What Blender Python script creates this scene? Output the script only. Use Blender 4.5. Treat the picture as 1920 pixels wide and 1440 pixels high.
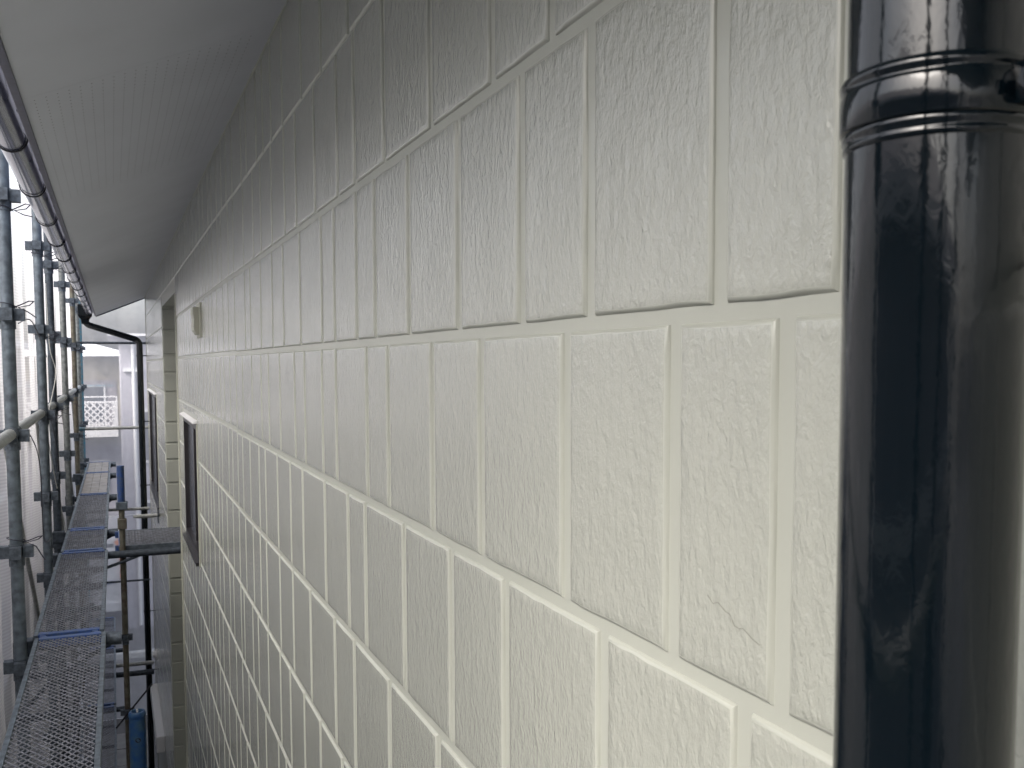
import bpy, math, random
from mathutils import Vector, Matrix, noise
random.seed(7)
S = bpy.context.scene
for o in list(bpy.data.objects): bpy.data.objects.remove(o)
R = math.radians
H = 7.0                       # camera height above the ground

# ------------------------------------------------------------ camera
cam = bpy.data.cameras.new('camera'); co = bpy.data.objects.new('camera', cam)
S.collection.objects.link(co); S.camera = co
yaw, pit, roll = R(22.54), math.atan(1800/27000), .0033
F = Vector((math.sin(yaw)*math.cos(pit), math.cos(yaw)*math.cos(pit), -math.sin(pit)))
Rt = Vector((math.cos(yaw), -math.sin(yaw), 0)); Up = Rt.cross(F)
R2 = (Rt-roll*Up).normalized(); U2 = (Up+roll*Rt).normalized()
m = Matrix((R2, U2, -F)).transposed().to_4x4(); m.translation = Vector((0, 0, H))
co.matrix_world = m
cam.sensor_width = 36; cam.lens = 33.75; cam.shift_y = 80/1920
cam.clip_start = .02; cam.clip_end = 500
cam.dof.use_dof = True; cam.dof.focus_distance = 2.2; cam.dof.aperture_fstop = 22

# ------------------------------------------------------------ sky, sun, exposure
SUN_EL, SUN_ROT = R(44), R(-118)         # from the left, a little behind
wd = bpy.data.worlds.new('World'); S.world = wd; wd.use_nodes = True
nt = wd.node_tree; bg = nt.nodes['Background']
sky = nt.nodes.new('ShaderNodeTexSky'); sky.sky_type = 'NISHITA'; sky.sun_disc = False
sky.sun_elevation = SUN_EL; sky.sun_rotation = SUN_ROT
sky.air_density = 1.0; sky.dust_density = 6.0; sky.ozone_density = 1.0
hs = nt.nodes.new('ShaderNodeHueSaturation'); hs.inputs['Saturation'].default_value = .55
nt.links.new(sky.outputs[0], hs.inputs['Color']); nt.links.new(hs.outputs[0], bg.inputs[0])
bg.inputs[1].default_value = .15
sl = bpy.data.lights.new('sun', 'SUN'); so = bpy.data.objects.new('sun', sl); S.collection.objects.link(so)
sl.energy = .5; sl.angle = R(35); sl.color = (1, .985, .965)
sd = Vector((math.sin(SUN_ROT)*math.cos(SUN_EL), math.cos(SUN_ROT)*math.cos(SUN_EL), math.sin(SUN_EL)))
so.rotation_euler = sd.to_track_quat('Z', 'Y').to_euler(); so.location = (-8, -8, 20)
S.view_settings.view_transform = 'Standard'; S.view_settings.look = 'None'
S.view_settings.exposure = 1.68; S.view_settings.gamma = 1
S.render.engine = 'CYCLES'
S.cycles.transparent_max_bounces = 24; S.cycles.max_bounces = 10; S.cycles.diffuse_bounces = 5

# ------------------------------------------------------------ materials
def mat(name, col, rough=.5, metal=0, spec=.5, coat=0, noise_amt=0, noise_scale=8, col2=None,
        bump=0, bscale=60, bdist=.002, bmap=(1, 1, 1), brot=(0, 0, 0), detail=4, distort=0, rvar=0, alpha=1):
    M = bpy.data.materials.new(name); M.use_nodes = True; t = M.node_tree; b = t.nodes['Principled BSDF']
    b.inputs['Base Color'].default_value = (*col, 1); b.inputs['Roughness'].default_value = rough
    b.inputs['Metallic'].default_value = metal; b.inputs['Specular IOR Level'].default_value = spec
    b.inputs['Coat Weight'].default_value = coat; b.inputs['Coat Roughness'].default_value = .08
    tc = t.nodes.new('ShaderNodeTexCoord')
    if noise_amt or col2:
        n = t.nodes.new('ShaderNodeTexNoise'); n.inputs['Scale'].default_value = noise_scale; n.inputs['Detail'].default_value = 6
        t.links.new(tc.outputs['Object'], n.inputs['Vector'])
        r = t.nodes.new('ShaderNodeValToRGB'); r.color_ramp.elements[0].position = .35; r.color_ramp.elements[1].position = .68
        c2 = col2 or tuple(max(0, c*(1-noise_amt)) for c in col)
        r.color_ramp.elements[0].color = (*col, 1); r.color_ramp.elements[1].color = (*c2, 1)
        t.links.new(n.outputs['Fac'], r.inputs[0]); t.links.new(r.outputs[0], b.inputs['Base Color'])
        if rvar:
            mr = t.nodes.new('ShaderNodeMapRange'); mr.inputs['To Min'].default_value = rough; mr.inputs['To Max'].default_value = rough+rvar
            t.links.new(n.outputs['Fac'], mr.inputs[0]); t.links.new(mr.outputs[0], b.inputs['Roughness'])
    if bump:
        mp = t.nodes.new('ShaderNodeMapping'); mp.inputs['Scale'].default_value = bmap; mp.inputs['Rotation'].default_value = brot
        n = t.nodes.new('ShaderNodeTexNoise'); n.inputs['Scale'].default_value = bscale; n.inputs['Detail'].default_value = detail
        n.inputs['Distortion'].default_value = distort
        t.links.new(tc.outputs['Object'], mp.inputs[0]); t.links.new(mp.outputs[0], n.inputs['Vector'])
        bp = t.nodes.new('ShaderNodeBump'); bp.inputs['Strength'].default_value = bump; bp.inputs['Distance'].default_value = bdist
        t.links.new(n.outputs['Fac'], bp.inputs['Height']); t.links.new(bp.outputs[0], b.inputs['Normal'])
    return M

PAINT = (.340, .352, .310)
def block_material():
    M = mat('block_paint', PAINT, rough=.30, spec=.5, coat=1); t = M.node_tree; b = t.nodes['Principled BSDF']
    b.inputs['Coat Roughness'].default_value = .08
    N = t.nodes.new; L = t.links.new
    tc = N('ShaderNodeTexCoord'); oi = N('ShaderNodeObjectInfo')
    ad = N('ShaderNodeVectorMath'); ad.operation = 'MULTIPLY_ADD'
    sc = N('ShaderNodeVectorMath'); sc.operation = 'SCALE'; sc.inputs[0].default_value = (0, 7.3, 5.7)
    L(oi.outputs['Random'], sc.inputs['Scale'])
    ad2 = N('ShaderNodeVectorMath'); ad2.operation = 'ADD'
    L(tc.outputs['Object'], ad2.inputs[0]); L(sc.outputs[0], ad2.inputs[1])
    def nz(scale, mp, rot, detail, dist, rough=.5):
        m_ = N('ShaderNodeMapping'); m_.inputs['Scale'].default_value = mp; m_.inputs['Rotation'].default_value = rot; m_.inputs['Location'].default_value = (.0063, 0, 0)
        n = N('ShaderNodeTexNoise'); n.inputs['Scale'].default_value = scale; n.inputs['Detail'].default_value = detail
        n.inputs['Distortion'].default_value = dist; n.inputs['Roughness'].default_value = rough
        L(ad2.outputs[0], m_.inputs[0]); L(m_.outputs[0], n.inputs['Vector']); return n.outputs['Fac']
    a = nz(88, (1, 1, .5), (R(20), 0, 0), 5, .35, .66)        # chiselled wrinkles
    c = nz(230, (1, 1, .7), (R(-10), 0, 0), 2, .4)         # fine grain
    d = nz(9, (1, 1, 1), (0, 0, 0), 2, 0)                  # where the wrinkles run stronger
    # ridge the wrinkles: 1-|2a-1|
    m1 = N('ShaderNodeMath'); m1.operation = 'MULTIPLY_ADD'; m1.inputs[1].default_value = 2; m1.inputs[2].default_value = -1; L(a, m1.inputs[0])
    m2 = N('ShaderNodeMath'); m2.operation = 'ABSOLUTE'; L(m1.outputs[0], m2.inputs[0])
    m3 = N('ShaderNodeMath'); m3.operation = 'POWER'; m3.inputs[1].default_value = 1.5; L(m2.outputs[0], m3.inputs[0])
    dr = N('ShaderNodeMapRange'); dr.inputs['From Min'].default_value = .35; dr.inputs['From Max'].default_value = .65
    dr.inputs['To Min'].default_value = .7; dr.inputs['To Max'].default_value = 1.0; L(d, dr.inputs[0])
    m4 = N('ShaderNodeMath'); m4.operation = 'MULTIPLY'; L(a, m4.inputs[0]); L(dr.outputs[0], m4.inputs[1])
    m5 = N('ShaderNodeMath'); m5.operation = 'MULTIPLY_ADD'; m5.inputs[1].default_value = .25; L(c, m5.inputs[0]); L(m4.outputs[0], m5.inputs[2])
    bp = N('ShaderNodeBump'); bp.inputs['Strength'].default_value = .62; bp.inputs['Distance'].default_value = .0048
    L(m5.outputs[0], bp.inputs['Height']); L(bp.outputs[0], b.inputs['Normal']); L(bp.outputs[0], b.inputs['Coat Normal'])
    # slight unevenness of the coat of paint
    r = N('ShaderNodeMapRange'); r.inputs['To Min'].default_value = .16; r.inputs['To Max'].default_value = .30
    L(nz(4, (1, 1, 1), (0, 0, 0), 4, 0), r.inputs[0]); L(r.outputs[0], b.inputs['Roughness'])
    return M
M_block = block_material()
M_groove = mat('groove_paint', PAINT, rough=.4, coat=.3, bump=.25, bscale=90, bdist=.0008, detail=3)
M_trim = mat('trim_paint', (.33, .335, .28), rough=.5, bump=.15, bscale=120, bdist=.0006)
M_soffit = mat('soffit_board', (.58, .60, .645), rough=.6, bump=.3, bscale=260, bdist=.0006, noise_amt=.06, noise_scale=3)
M_hole = mat('hole_dark', (.02, .02, .02), rough=.9)
M_fascia = mat('fascia_paint', (.075, .075, .11), rough=.42, bump=.3, bscale=120, bdist=.0012, noise_amt=.25, noise_scale=30)
M_black = mat('black_gloss_paint', (.0014, .0036, .0055), rough=.10, spec=.45, coat=.15)
def pipe_material():
    M = M_black; t = M.node_tree; b = t.nodes['Principled BSDF']; N = t.nodes.new; L = t.links.new
    b.inputs['Coat Roughness'].default_value = .04
    tc = N('ShaderNodeTexCoord')
    def nz(scale, mp, detail, dist):
        m_ = N('ShaderNodeMapping'); m_.inputs['Scale'].default_value = mp
        n = N('ShaderNodeTexNoise'); n.inputs['Scale'].default_value = scale; n.inputs['Detail'].default_value = detail; n.inputs['Distortion'].default_value = dist
        L(tc.outputs['Object'], m_.inputs[0]); L(m_.outputs[0], n.inputs['Vector']); return n.outputs['Fac']
    a = nz(20, (1, 1, .3), 1.5, .2); c = nz(150, (1, 1, .45), 3, .5)
    m5 = N('ShaderNodeMath'); m5.operation = 'MULTIPLY_ADD'; m5.inputs[1].default_value = .22; L(c, m5.inputs[0]); L(a, m5.inputs[2])
    bp = N('ShaderNodeBump'); bp.inputs['Strength'].default_value = .3; bp.inputs['Distance'].default_value = .003
    L(m5.outputs[0], bp.inputs['Height']); L(bp.outputs[0], b.inputs['Normal']); L(bp.outputs[0], b.inputs['Coat Normal'])
pipe_material()
M_gutter = mat('gutter_gloss', (.055, .065, .125), rough=.24, spec=.7, coat=.5, bump=.12, bscale=9, bdist=.004, bmap=(1, .25, 1))
M_blackm = mat('black_metal', (.008, .008, .012), rough=.4)
M_galv = mat('galvanised_steel', (.14, .17, .20), rough=.42, metal=.5, noise_amt=.5, noise_scale=22, rvar=.2, bump=.2, bscale=70, bdist=.0015)
M_galvd = mat('weathered_steel', (.06, .075, .095), rough=.5, metal=.4, noise_amt=.55, noise_scale=30, rvar=.2, bump=.25, bscale=90, bdist=.0015)
M_galvl = mat('pale_steel', (.34, .35, .34), rough=.45, metal=.3, noise_amt=.3, noise_scale=35, rvar=.2)
M_galvp = mat('worn_pale_steel', (.19, .205, .205), rough=.45, metal=.4, noise_amt=.5, noise_scale=25, rvar=.2)
M_rust = mat('rusty_steel', (.13, .125, .095), rough=.65, metal=.2, col2=(.07, .055, .042), noise_scale=18, bump=.4, bscale=80, bdist=.002)
M_clamp = mat('clamp_steel', (.10, .12, .145), rough=.48, metal=.5, noise_amt=.5, noise_scale=40, rvar=.2)
M_blue = mat('blue_paint', (.02, .06, .22), rough=.45, col2=(.05, .08, .14), noise_scale=40)
M_bluep = mat('blue_plastic', (.02, .09, .27), rough=.4, col2=(.07, .14, .2), noise_scale=14, bump=.3, bscale=25, bdist=.004)
M_teal = mat('teal_paint', (.02, .16, .24), rough=.45, col2=(.12, .15, .16), noise_scale=30)
M_wire = mat('tie_wire', (.02, .02, .035), rough=.5)
M_string = mat('pale_string', (.55, .55, .53), rough=.8)
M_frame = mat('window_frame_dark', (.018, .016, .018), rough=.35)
M_glass = mat('window_glass', (.06, .065, .08), rough=.2, spec=.8)
M_ply = mat('wet_plywood', (.17, .13, .09), rough=.2, col2=(.10, .08, .06), noise_scale=7, rvar=.35, bump=.3, bscale=5, bdist=.01)
M_mesh = mat('deck_mesh_steel', (.28, .29, .33), rough=.5, metal=.4, noise_amt=.5, noise_scale=20)
M_ground = mat('ground_concrete', (.055, .052, .05), rough=.75, noise_amt=.35, noise_scale=2.5, bump=.3, bscale=40, bdist=.006)
M_asphalt = mat('asphalt', (.06, .06, .062), rough=.85, noise_amt=.3, noise_scale=30, bump=.4, bscale=120, bdist=.006)
M_slab = mat('paving_slab', (.12, .115, .105), rough=.6, noise_amt=.4, noise_scale=5, bump=.3, bscale=60, bdist=.004)
M_kerb = mat('kerb_concrete', (.42, .42, .40), rough=.8, noise_amt=.25, noise_scale=10)
M_cream = mat('cream_render', (.36, .32, .25), rough=.85, noise_amt=.12, noise_scale=3, bump=.2, bscale=60, bdist=.003)
M_lilac = mat('lilac_render', (.34, .33, .37), rough=.85, noise_amt=.12, noise_scale=3)
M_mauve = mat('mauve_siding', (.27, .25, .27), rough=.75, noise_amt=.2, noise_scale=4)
M_white = mat('white_paint', (.60, .60, .61), rough=.5)
M_roof = mat('pale_roof', (.72, .73, .75), rough=.7, noise_amt=.2, noise_scale=8)
M_vanw = mat('van_white', (.72, .73, .74), rough=.25, coat=.5)
M_orange = mat('tail_light_orange', (.85, .22, .04), rough=.3)
M_tyre = mat('tyre', (.02, .02, .02), rough=.8)
M_crack = mat('crack_dark', (.13, .13, .11), rough=.8)

def sheet_material(name, white, alpha, lines=True):
    M = bpy.data.materials.new(name); M.use_nodes = True; t = M.node_tree; N = t.nodes.new; L = t.links.new
    for n in list(t.nodes):
        if n.type == 'BSDF_PRINCIPLED': t.nodes.remove(n)
    out = [n for n in t.nodes if n.type == 'OUTPUT_MATERIAL'][0]
    d = N('ShaderNodeBsdfDiffuse'); d.inputs[0].default_value = (*white, 1)
    tl = N('ShaderNodeBsdfTranslucent'); tl.inputs[0].default_value = (*white, 1)
    mx = N('ShaderNodeMixShader'); mx.inputs[0].default_value = .5; L(d.outputs[0], mx.inputs[1]); L(tl.outputs[0], mx.inputs[2])
    tr = N('ShaderNodeBsdfTransparent'); m2 = N('ShaderNodeMixShader')
    L(tr.outputs[0], m2.inputs[1]); L(mx.outputs[0], m2.inputs[2]); L(m2.outputs[0], out.inputs[0])
    tc = N('ShaderNodeTexCoord')
    w = N('ShaderNodeTexWave'); w.wave_type = 'BANDS'; w.bands_direction = 'Z'; w.inputs['Scale'].default_value = 14
    w.inputs['Distortion'].default_value = .6; w.inputs['Detail'].default_value = 1
    n = N('ShaderNodeTexNoise'); n.inputs['Scale'].default_value = 5
    L(tc.outputs['Object'], w.inputs['Vector']); L(tc.outputs['Object'], n.inputs['Vector'])
    a = N('ShaderNodeMath'); a.operation = 'MULTIPLY_ADD'; a.inputs[1].default_value = .08 if lines else .04; a.inputs[2].default_value = alpha-.1; L(w.outputs['Fac'], a.inputs[0])
    b = N('ShaderNodeMath'); b.operation = 'MULTIPLY_ADD'; b.inputs[1].default_value = .12; L(n.outputs['Fac'], b.inputs[0]); L(a.outputs[0], b.inputs[2])
    L(b.outputs[0], m2.inputs[0])
    return M
M_sheet = sheet_material('white_mesh_fabric', (.80, .80, .82), .50)
M_sheet2 = sheet_material('thin_mesh_fabric', (.84, .84, .88), .36, False)

# ------------------------------------------------------------ helpers
C = S.collection
class MB:
    def __init__(s): s.v = []; s.f = []
    def add(s, v, f):
        k = len(s.v); s.v += [tuple(p) for p in v]; s.f += [tuple(i+k for i in q) for q in f]; return s
    def box(s, x0, x1, y0, y1, z0, z1):
        return s.add([(x, y, z) for x in (x0, x1) for y in (y0, y1) for z in (z0, z1)],
                     [(0, 1, 3, 2), (4, 6, 7, 5), (0, 4, 5, 1), (2, 3, 7, 6), (0, 2, 6, 4), (1, 5, 7, 3)])
    def tube(s, pts, r, n=12, cap=True, closed=False):
        pts = [Vector(p) for p in pts]; rr = r if isinstance(r, (list, tuple)) else [r]*len(pts)
        k = len(s.v); prev = None
        for i, p in enumerate(pts):
            a = pts[max(0, i-1)]; b = pts[min(len(pts)-1, i+1)]; d = (b-a).normalized()
            if prev is None:
                u = d.orthogonal().normalized()
            else:
                u = (prev-d*prev.dot(d)).normalized()
            prev = u; w = d.cross(u)
            for j in range(n):
                t = 2*math.pi*j/n; s.v.append(tuple(p+rr[i]*(math.cos(t)*u+math.sin(t)*w)))
        for i in range(len(pts)-1):
            for j in range(n):
                a = k+i*n+j; b = k+i*n+(j+1) % n; s.f.append((a, b, b+n, a+n))
        if cap:
            s.f.append(tuple(k+j for j in reversed(range(n)))); s.f.append(tuple(k+(len(pts)-1)*n+j for j in range(n)))
        return s
    def lathe(s, cx, cy, prof, n=32, cap=True):
        k = len(s.v)
        for r, z in prof:
            for j in range(n):
                t = 2*math.pi*j/n; s.v.append((cx+r*math.cos(t), cy+r*math.sin(t), z))
        for i in range(len(prof)-1):
            for j in range(n):
                a = k+i*n+j; b = k+i*n+(j+1) % n; s.f.append((a, b, b+n, a+n))
        if cap: s.f.append(tuple(k+j for j in reversed(range(n)))); s.f.append(tuple(k+(len(prof)-1)*n+j for j in range(n)))
        return s
    def build(s, name, M, parent=None, smooth=False, bevel=0, **pr):
        me = bpy.data.meshes.new(name); me.from_pydata(s.v, [], s.f); me.validate()
        me.materials.append(M)
        o = bpy.data.objects.new(name, me); C.objects.link(o)
        if parent: o.parent = parent
        if smooth:
            for p in me.polygons: p.use_smooth = len(p.vertices) <= 4
            if any(len(p.vertices) > 4 for p in me.polygons) or name in ('block',):
                me.set_sharp_from_angle(angle=R(50))
        if bevel:
            b = o.modifiers.new('bevel', 'BEVEL'); b.width = bevel; b.segments = 2; b.limit_method = 'ANGLE'
        for q, v in pr.items(): o[q] = v
        return o
def thing(name, label, cat, loc=(0, 0, 0), group=None):
    o = bpy.data.objects.new(name, None); C.objects.link(o); o.location = loc; o.empty_display_size = .1
    o['label'] = label; o['category'] = cat
    if group: o['group'] = group
    return o
def copy_tree(o, parent=None):
    c = o.copy(); C.objects.link(c); c.parent = parent
    for ch in [x for x in bpy.data.objects if x.parent == o]: copy_tree(ch, c)
    return c
def arc(p, q, r, bend, n=6):
    """rounded corner at q between p and bend"""
    q = Vector(q); a = (Vector(p)-q).normalized(); b = (Vector(bend)-q).normalized(); out = []
    for i in range(n+1):
        t = i/n; out.append(tuple((q+a*r)*(1-t)**2+q*2*t*(1-t)+(q+b*r)*t*t))
    return out
ZC = lambda z: H+z

# ------------------------------------------------------------ setting: ground, road, kerb
g = MB(); g.add([(-80, -60, 0), (80, -60, 0), (80, 200, 0), (-80, 200, 0)], [(0, 1, 2, 3)]).build('ground', M_ground, kind='structure')
MB().box(-60, 60, 24.6, 33.5, .003, .008).build('road', M_asphalt, kind='structure')
k = MB().box(-60, 60, 24.2, 24.4, .0, .13); k.build('kerb', M_kerb, kind='structure')
pv = bpy.data.objects.new('path', MB().box(-.6, .44, -2, 19.3, -.05, .012).build('paving_bed', M_groove).data)
bpy.data.objects.remove(bpy.data.objects['paving_bed']); C.objects.link(pv); pv['kind'] = 'structure'
pv.data.materials[0] = M_ground
for i in range(26):
    for j in range(3):
        y0 = 8.8+i*.4; x0 = -.44+j*.29
        dz = random.uniform(-.003, .004)
        MB().box(x0+.006, x0+.284, y0+.006, y0+.394, .004, .034+dz).build('paving_slab', M_slab, pv)

# ------------------------------------------------------------ the house
W = .48; TH = .16
house = thing('house', 'cream painted house wall of big stone-pattern siding blocks under a deep grey soffit', 'house', (0, 0, 0))
NY = 8.12; FY = 10.42; EY = 15.4; TOPZ = 1.06; Y0 = -4.0
nw = (6.32, 7.52, -1.26, -.378)        # near window y0,y1,z0,z1
fw = (12.3, 14.85, -1.74, -.375)       # far window
lw = (13.1, 15.0, -5.3+.25, -4.95)     # window of the storey below
def wall_run(y0, y1, holes, name):
    b = MB(); cuts = sorted(holes)
    y = y0
    for h in cuts:
        b.box(W, W+TH, y, h[0], 0, ZC(TOPZ)); z = 0
        b.box(W, W+TH, h[0], h[1], 0, ZC(h[2])); b.box(W, W+TH, h[0], h[1], ZC(h[3]), ZC(TOPZ)); y = h[1]
    b.box(W, W+TH, y, y1, 0, ZC(TOPZ)); return b.build(name, M_groove, house)
wall_run(Y0, NY, [nw], 'wall'); 
b = MB(); b.box(W, W+TH, FY, fw[0], 0, ZC(TOPZ)); b.box(W, W+TH, fw[0], lw[0], 0, ZC(fw[2])); b.box(W, W+TH, fw[0], fw[1], ZC(fw[3]), ZC(TOPZ))
b.box(W, W+TH, lw[0], fw[1], ZC(lw[3]), ZC(fw[2])); b.box(W, W+TH, lw[0], lw[1], 0, ZC(lw[2])); b.box(W, W+TH, fw[1], lw[1], ZC(lw[3]), ZC(TOPZ)); b.box(W, W+TH, lw[1], EY, 0, ZC(TOPZ))
b.build('wall', M_groove, house)
# recess between the two wall runs: lintel, side faces, back, ceiling
LZ = .575
MB().box(W, W+TH, NY, FY, ZC(LZ), ZC(TOPZ)).build('lintel', M_groove, house)
MB().box(W+TH, 1.9, FY, FY+.15, 0, ZC(LZ)).build('recess_side', M_groove, house)
MB().box(W+TH, 1.9, NY-.15, NY, 0, ZC(LZ)).build('recess_side', M_groove, house)
MB().box(1.9, 2.05, NY-.15, FY+.15, 0, ZC(LZ)).build('recess_back', M_trim, house)
MB().box(W+TH, 1.9, NY, FY, ZC(LZ)+.002, ZC(LZ)+.1).build('recess_ceiling', M_soffit, house)
MB().box(W+TH, 4, EY-.16, EY-.003, 0, ZC(TOPZ)).build('end_wall', M_groove, house)
MB().box(W-.012, W+.02, NY-.035, NY+.004, 0, ZC(LZ)-.02).build('corner_trim', M_trim, house, bevel=.004)
MB().box(W-.01, W+.05, EY-.03, EY+.006, 0, ZC(TOPZ)-.03).build('corner_trim', M_trim, house, bevel=.004)

# siding blocks ------------------------------------------------
GZ = .0075; GY = .0105; BH = .0042
def block_mesh(y0, y1, z0, z1, seed, fine=True):
    """raised block on the plane x=W, rounded arris, slightly wavy edge"""
    rings = [(0, .0), (.0010, .45), (.0026, .84), (.0046, 1.0), (.014, 1.0)]
    st = .028 if fine else .12
    ny = max(1, int((y1-y0)/st)); nz = max(1, int((z1-z0)/st))
    per = [(0, i/ny, 0) for i in range(ny)]+[(1, 1, i/nz) for i in range(nz)]+[(2, 1-i/ny, 1) for i in range(ny)]+[(3, 0, 1-i/nz) for i in range(nz)]
    v = []; f = []; n = len(per); rnd = random.Random(seed)
    jit = [rnd.uniform(-.0009, .0009) for _ in per] if fine else [0]*n
    for ri, (ins, h) in enumerate(rings):
        for (sd_, a, c), j in zip(per, jit):
            y = y0+(y1-y0)*a; z = z0+(z1-z0)*c; i2 = ins+(j if 0 < ri else 0)
            y = min(max(y, y0+i2), y1-i2); z = min(max(z, z0+i2), z1-i2)
            v.append((W-.0002-BH*h+ (0.0004 if ri == 0 else 0), y, z))
    for ri in range(len(rings)-1):
        for i in range(n):
            a = ri*n+i; b = ri*n+(i+1) % n; f.append((a, a+n, b+n, b))
    c = len(v); v.append((W-.0002-BH, (y0+y1)/2, (z0+z1)/2)); q = (len(rings)-1)*n
    f += [(q+i, c, q+(i+1) % n) for i in range(n)]
    return v, f
M_blocks = [M_groove, M_block]
def face_mats(me):
    me.materials.append(M_block)
    for p in me.polygons: p.material_index = 1 if all(abs(me.vertices[i].co.x-(W-.0002-BH)) < 1e-5 for i in p.vertices) else 0
ROW = .3235; ZL3 = .0418
known = {0: [2.037, 2.319, 2.575, 2.879, 3.094, 3.27],  # block joint positions unprojected beforehand from image pixels onto the wall plane
 1: [1.028, 1.214, 1.481, 1.761, 1.994, 2.159, 2.416, 2.679, 2.866, 3.112, 3.351, 3.544, 3.821, 4.15],
 2: [.691, .93, 1.116, 1.351, 1.609, 1.839, 1.992, 2.208, 2.352, 2.643, 2.92, 3.133, 3.389, 3.66, 3.811, 4.15, 4.386, 4.601, 4.887],
 3: [.602, .76, .988, 1.26, 1.483, 1.752, 1.915, 2.206, 2.364, 2.598, 2.753, 3.015, 3.245, 3.417, 3.66, 3.934, 4.15, 4.382, 4.622, 4.789, 5.02],
 4: [.65, .897, 1.172, 1.395, 1.656, 1.943, 2.101, 2.354, 2.654, 2.855, 3.097, 3.356],
 5: [1.466, 1.767, 2.059, 2.261, 2.571, 2.843, 3.085, 3.369],
 6: [1.612, 1.965, 2.2, 2.46, 2.69, 2.923]}
WID = [.155, .19, .225, .245, .265, .29]
blocks = []
for r in range(18):
    zt = ZL3+ROW*(3-r)-(GZ if r != 1 else .0022); zb = ZL3+ROW*(2-r)+(GZ if r != 0 else .0022)
    if r == 0: zt = 1.003
    if zb < -H+.05: break
    zb = max(zb, -H+.05)
    rnd = random.Random(40+r); js = list(known.get(r, [1.5+rnd.uniform(0, .2)])); last = 0
    while js[0] > Y0+.2:
        w = rnd.choice([x for x in WID if x != last]); last = w; js.insert(0, js[0]-w)
    while js[-1] < EY:
        w = rnd.choice([x for x in WID if x != last]); last = w; nx = js[-1]+w
        if js[-1] < 4.15-.1 and nx > 4.15-.08: nx = 4.15
        js.append(nx)
    js[-1] = EY
    for a, b in zip(js, js[1:]):
        for (lo, hi) in ((Y0, NY-.04), (NY-.04, FY), (FY, EY-.04)):
            y0 = max(a+GY, lo+.004); y1 = min(b-GY, hi-.004)
            if y1-y0 < .04: continue
            if lo == NY-.04 and zb < LZ-.05: continue
            parts = [(y0, y1, zb, zt)]
            for hl in (nw, fw, lw):      # keep clear of the openings
                mrg = .075; out = []
                for (p0, p1, q0, q1) in parts:
                    if p1 <= hl[0]-mrg or p0 >= hl[1]+.03 or q1 <= hl[2]-.03 or q0 >= hl[3]+.045: out.append((p0, p1, q0, q1)); continue
                    if p0 < hl[0]-mrg: out.append((p0, hl[0]-mrg, q0, q1))
                    if p1 > hl[1]+.03: out.append((hl[1]+.03, p1, q0, q1))
                    s0, s1 = max(p0, hl[0]-mrg), min(p1, hl[1]+.03)
                    if q0 < hl[2]-.03 and s1 > s0: out.append((s0, s1, q0, hl[2]-.03))
                    if q1 > hl[3]+.045 and s1 > s0: out.append((s0, s1, hl[3]+.045, q1))
                parts = out
            for (p0, p1, q0, q1) in parts:
                if p1-p0 < .04 or q1-q0 < .03: continue
                dz = .004 if p0 > 4.1 else 0
                blocks.append((p0, p1, ZC(q0+dz), ZC(q1+dz)))
def proj(x, y, z):
    v = Vector((x, y, z-H)); d = v.dot(F)
    if d < .05: return None
    return 960+1800*v.dot(R2)/d, 800-1800*v.dot(U2)/d
def parea(b):
    q = [proj(W, max(y, .36), z) for y in b[:2] for z in b[2:]]
    if any(p is None for p in q): return 0
    if b[1] < .33: return 0
    x0 = max(0, min(p[0] for p in q)); x1 = min(1590, max(p[0] for p in q)); ya = max(0, min(p[1] for p in q)); yb = min(1440, max(p[1] for p in q))
    return max(0, x1-x0)*max(0, yb-ya)
blocks.sort(key=parea, reverse=True)
for i, b in enumerate(blocks[:300]):
    v, f = block_mesh(*b, i, parea(b) > 2500)
    face_mats(MB().add(v, f).build('block', M_groove, house, smooth=True).data)
rest = MB()
for i, b in enumerate(blocks[300:]):
    v, f = block_mesh(*b, i, False); rest.add(v, f)
face_mats(rest.build('distant_blocks', M_groove, house, smooth=True, kind='stuff').data)
# quoin blocks on the recess return
qz = [LZ-.01, .34, .093, -.086, -.288, -.599, -.812, -.982, -1.224, -1.511, -1.71, -1.91, -2.221, -2.383, -2.629, -2.898, -3.1, -3.303, -3.569, -3.812, -3.989, -4.3, -4.6, -4.85, -5.1, -5.28]
for a, b in zip(qz, qz[1:]):
    x0, x1, z0, z1 = W+.006, W+.62, ZC(b)+.008, ZC(a)-.008
    y = FY
    MB().add([(x0, y-.002, z0), (x1, y-.002, z0), (x1, y-.002, z1), (x0, y-.002, z1),
              (x0+.003, y-.012, z0+.006), (x1, y-.012, z0+.006), (x1, y-.012, z1-.006), (x0+.003, y-.012, z1-.006)],
             [(4, 5, 6, 7), (0, 1, 5, 4), (1, 2, 6, 5), (2, 3, 7, 6), (3, 0, 4, 7)]).build('corner_block', M_block, house)
# hairline crack on a near block
cr = [(.700, -.2035), (.692, -.209), (.684, -.2065), (.674, -.2115), (.667, -.2125), (.661, -.2205), (.654, -.2215), (.648, -.220), (.636, -.2255), (.626, -.228)]
cb = MB()
for (y0, z0), (y1, z1) in zip(cr, cr[1:]):
    cb.add([(W-BH-.0006, y0, ZC(z0)+.0002), (W-BH-.0006, y1, ZC(z1)+.0002), (W-BH-.0006, y1, ZC(z1)-.0002), (W-BH-.0006, y0, ZC(z0)-.0002),
            (W-BH+.002, y0, ZC(z0)), (W-BH+.002, y1, ZC(z1))], [(0, 3, 2, 1), (0, 1, 5, 4), (3, 4, 5, 2)])
cb.build('crack', M_crack, house)
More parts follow.
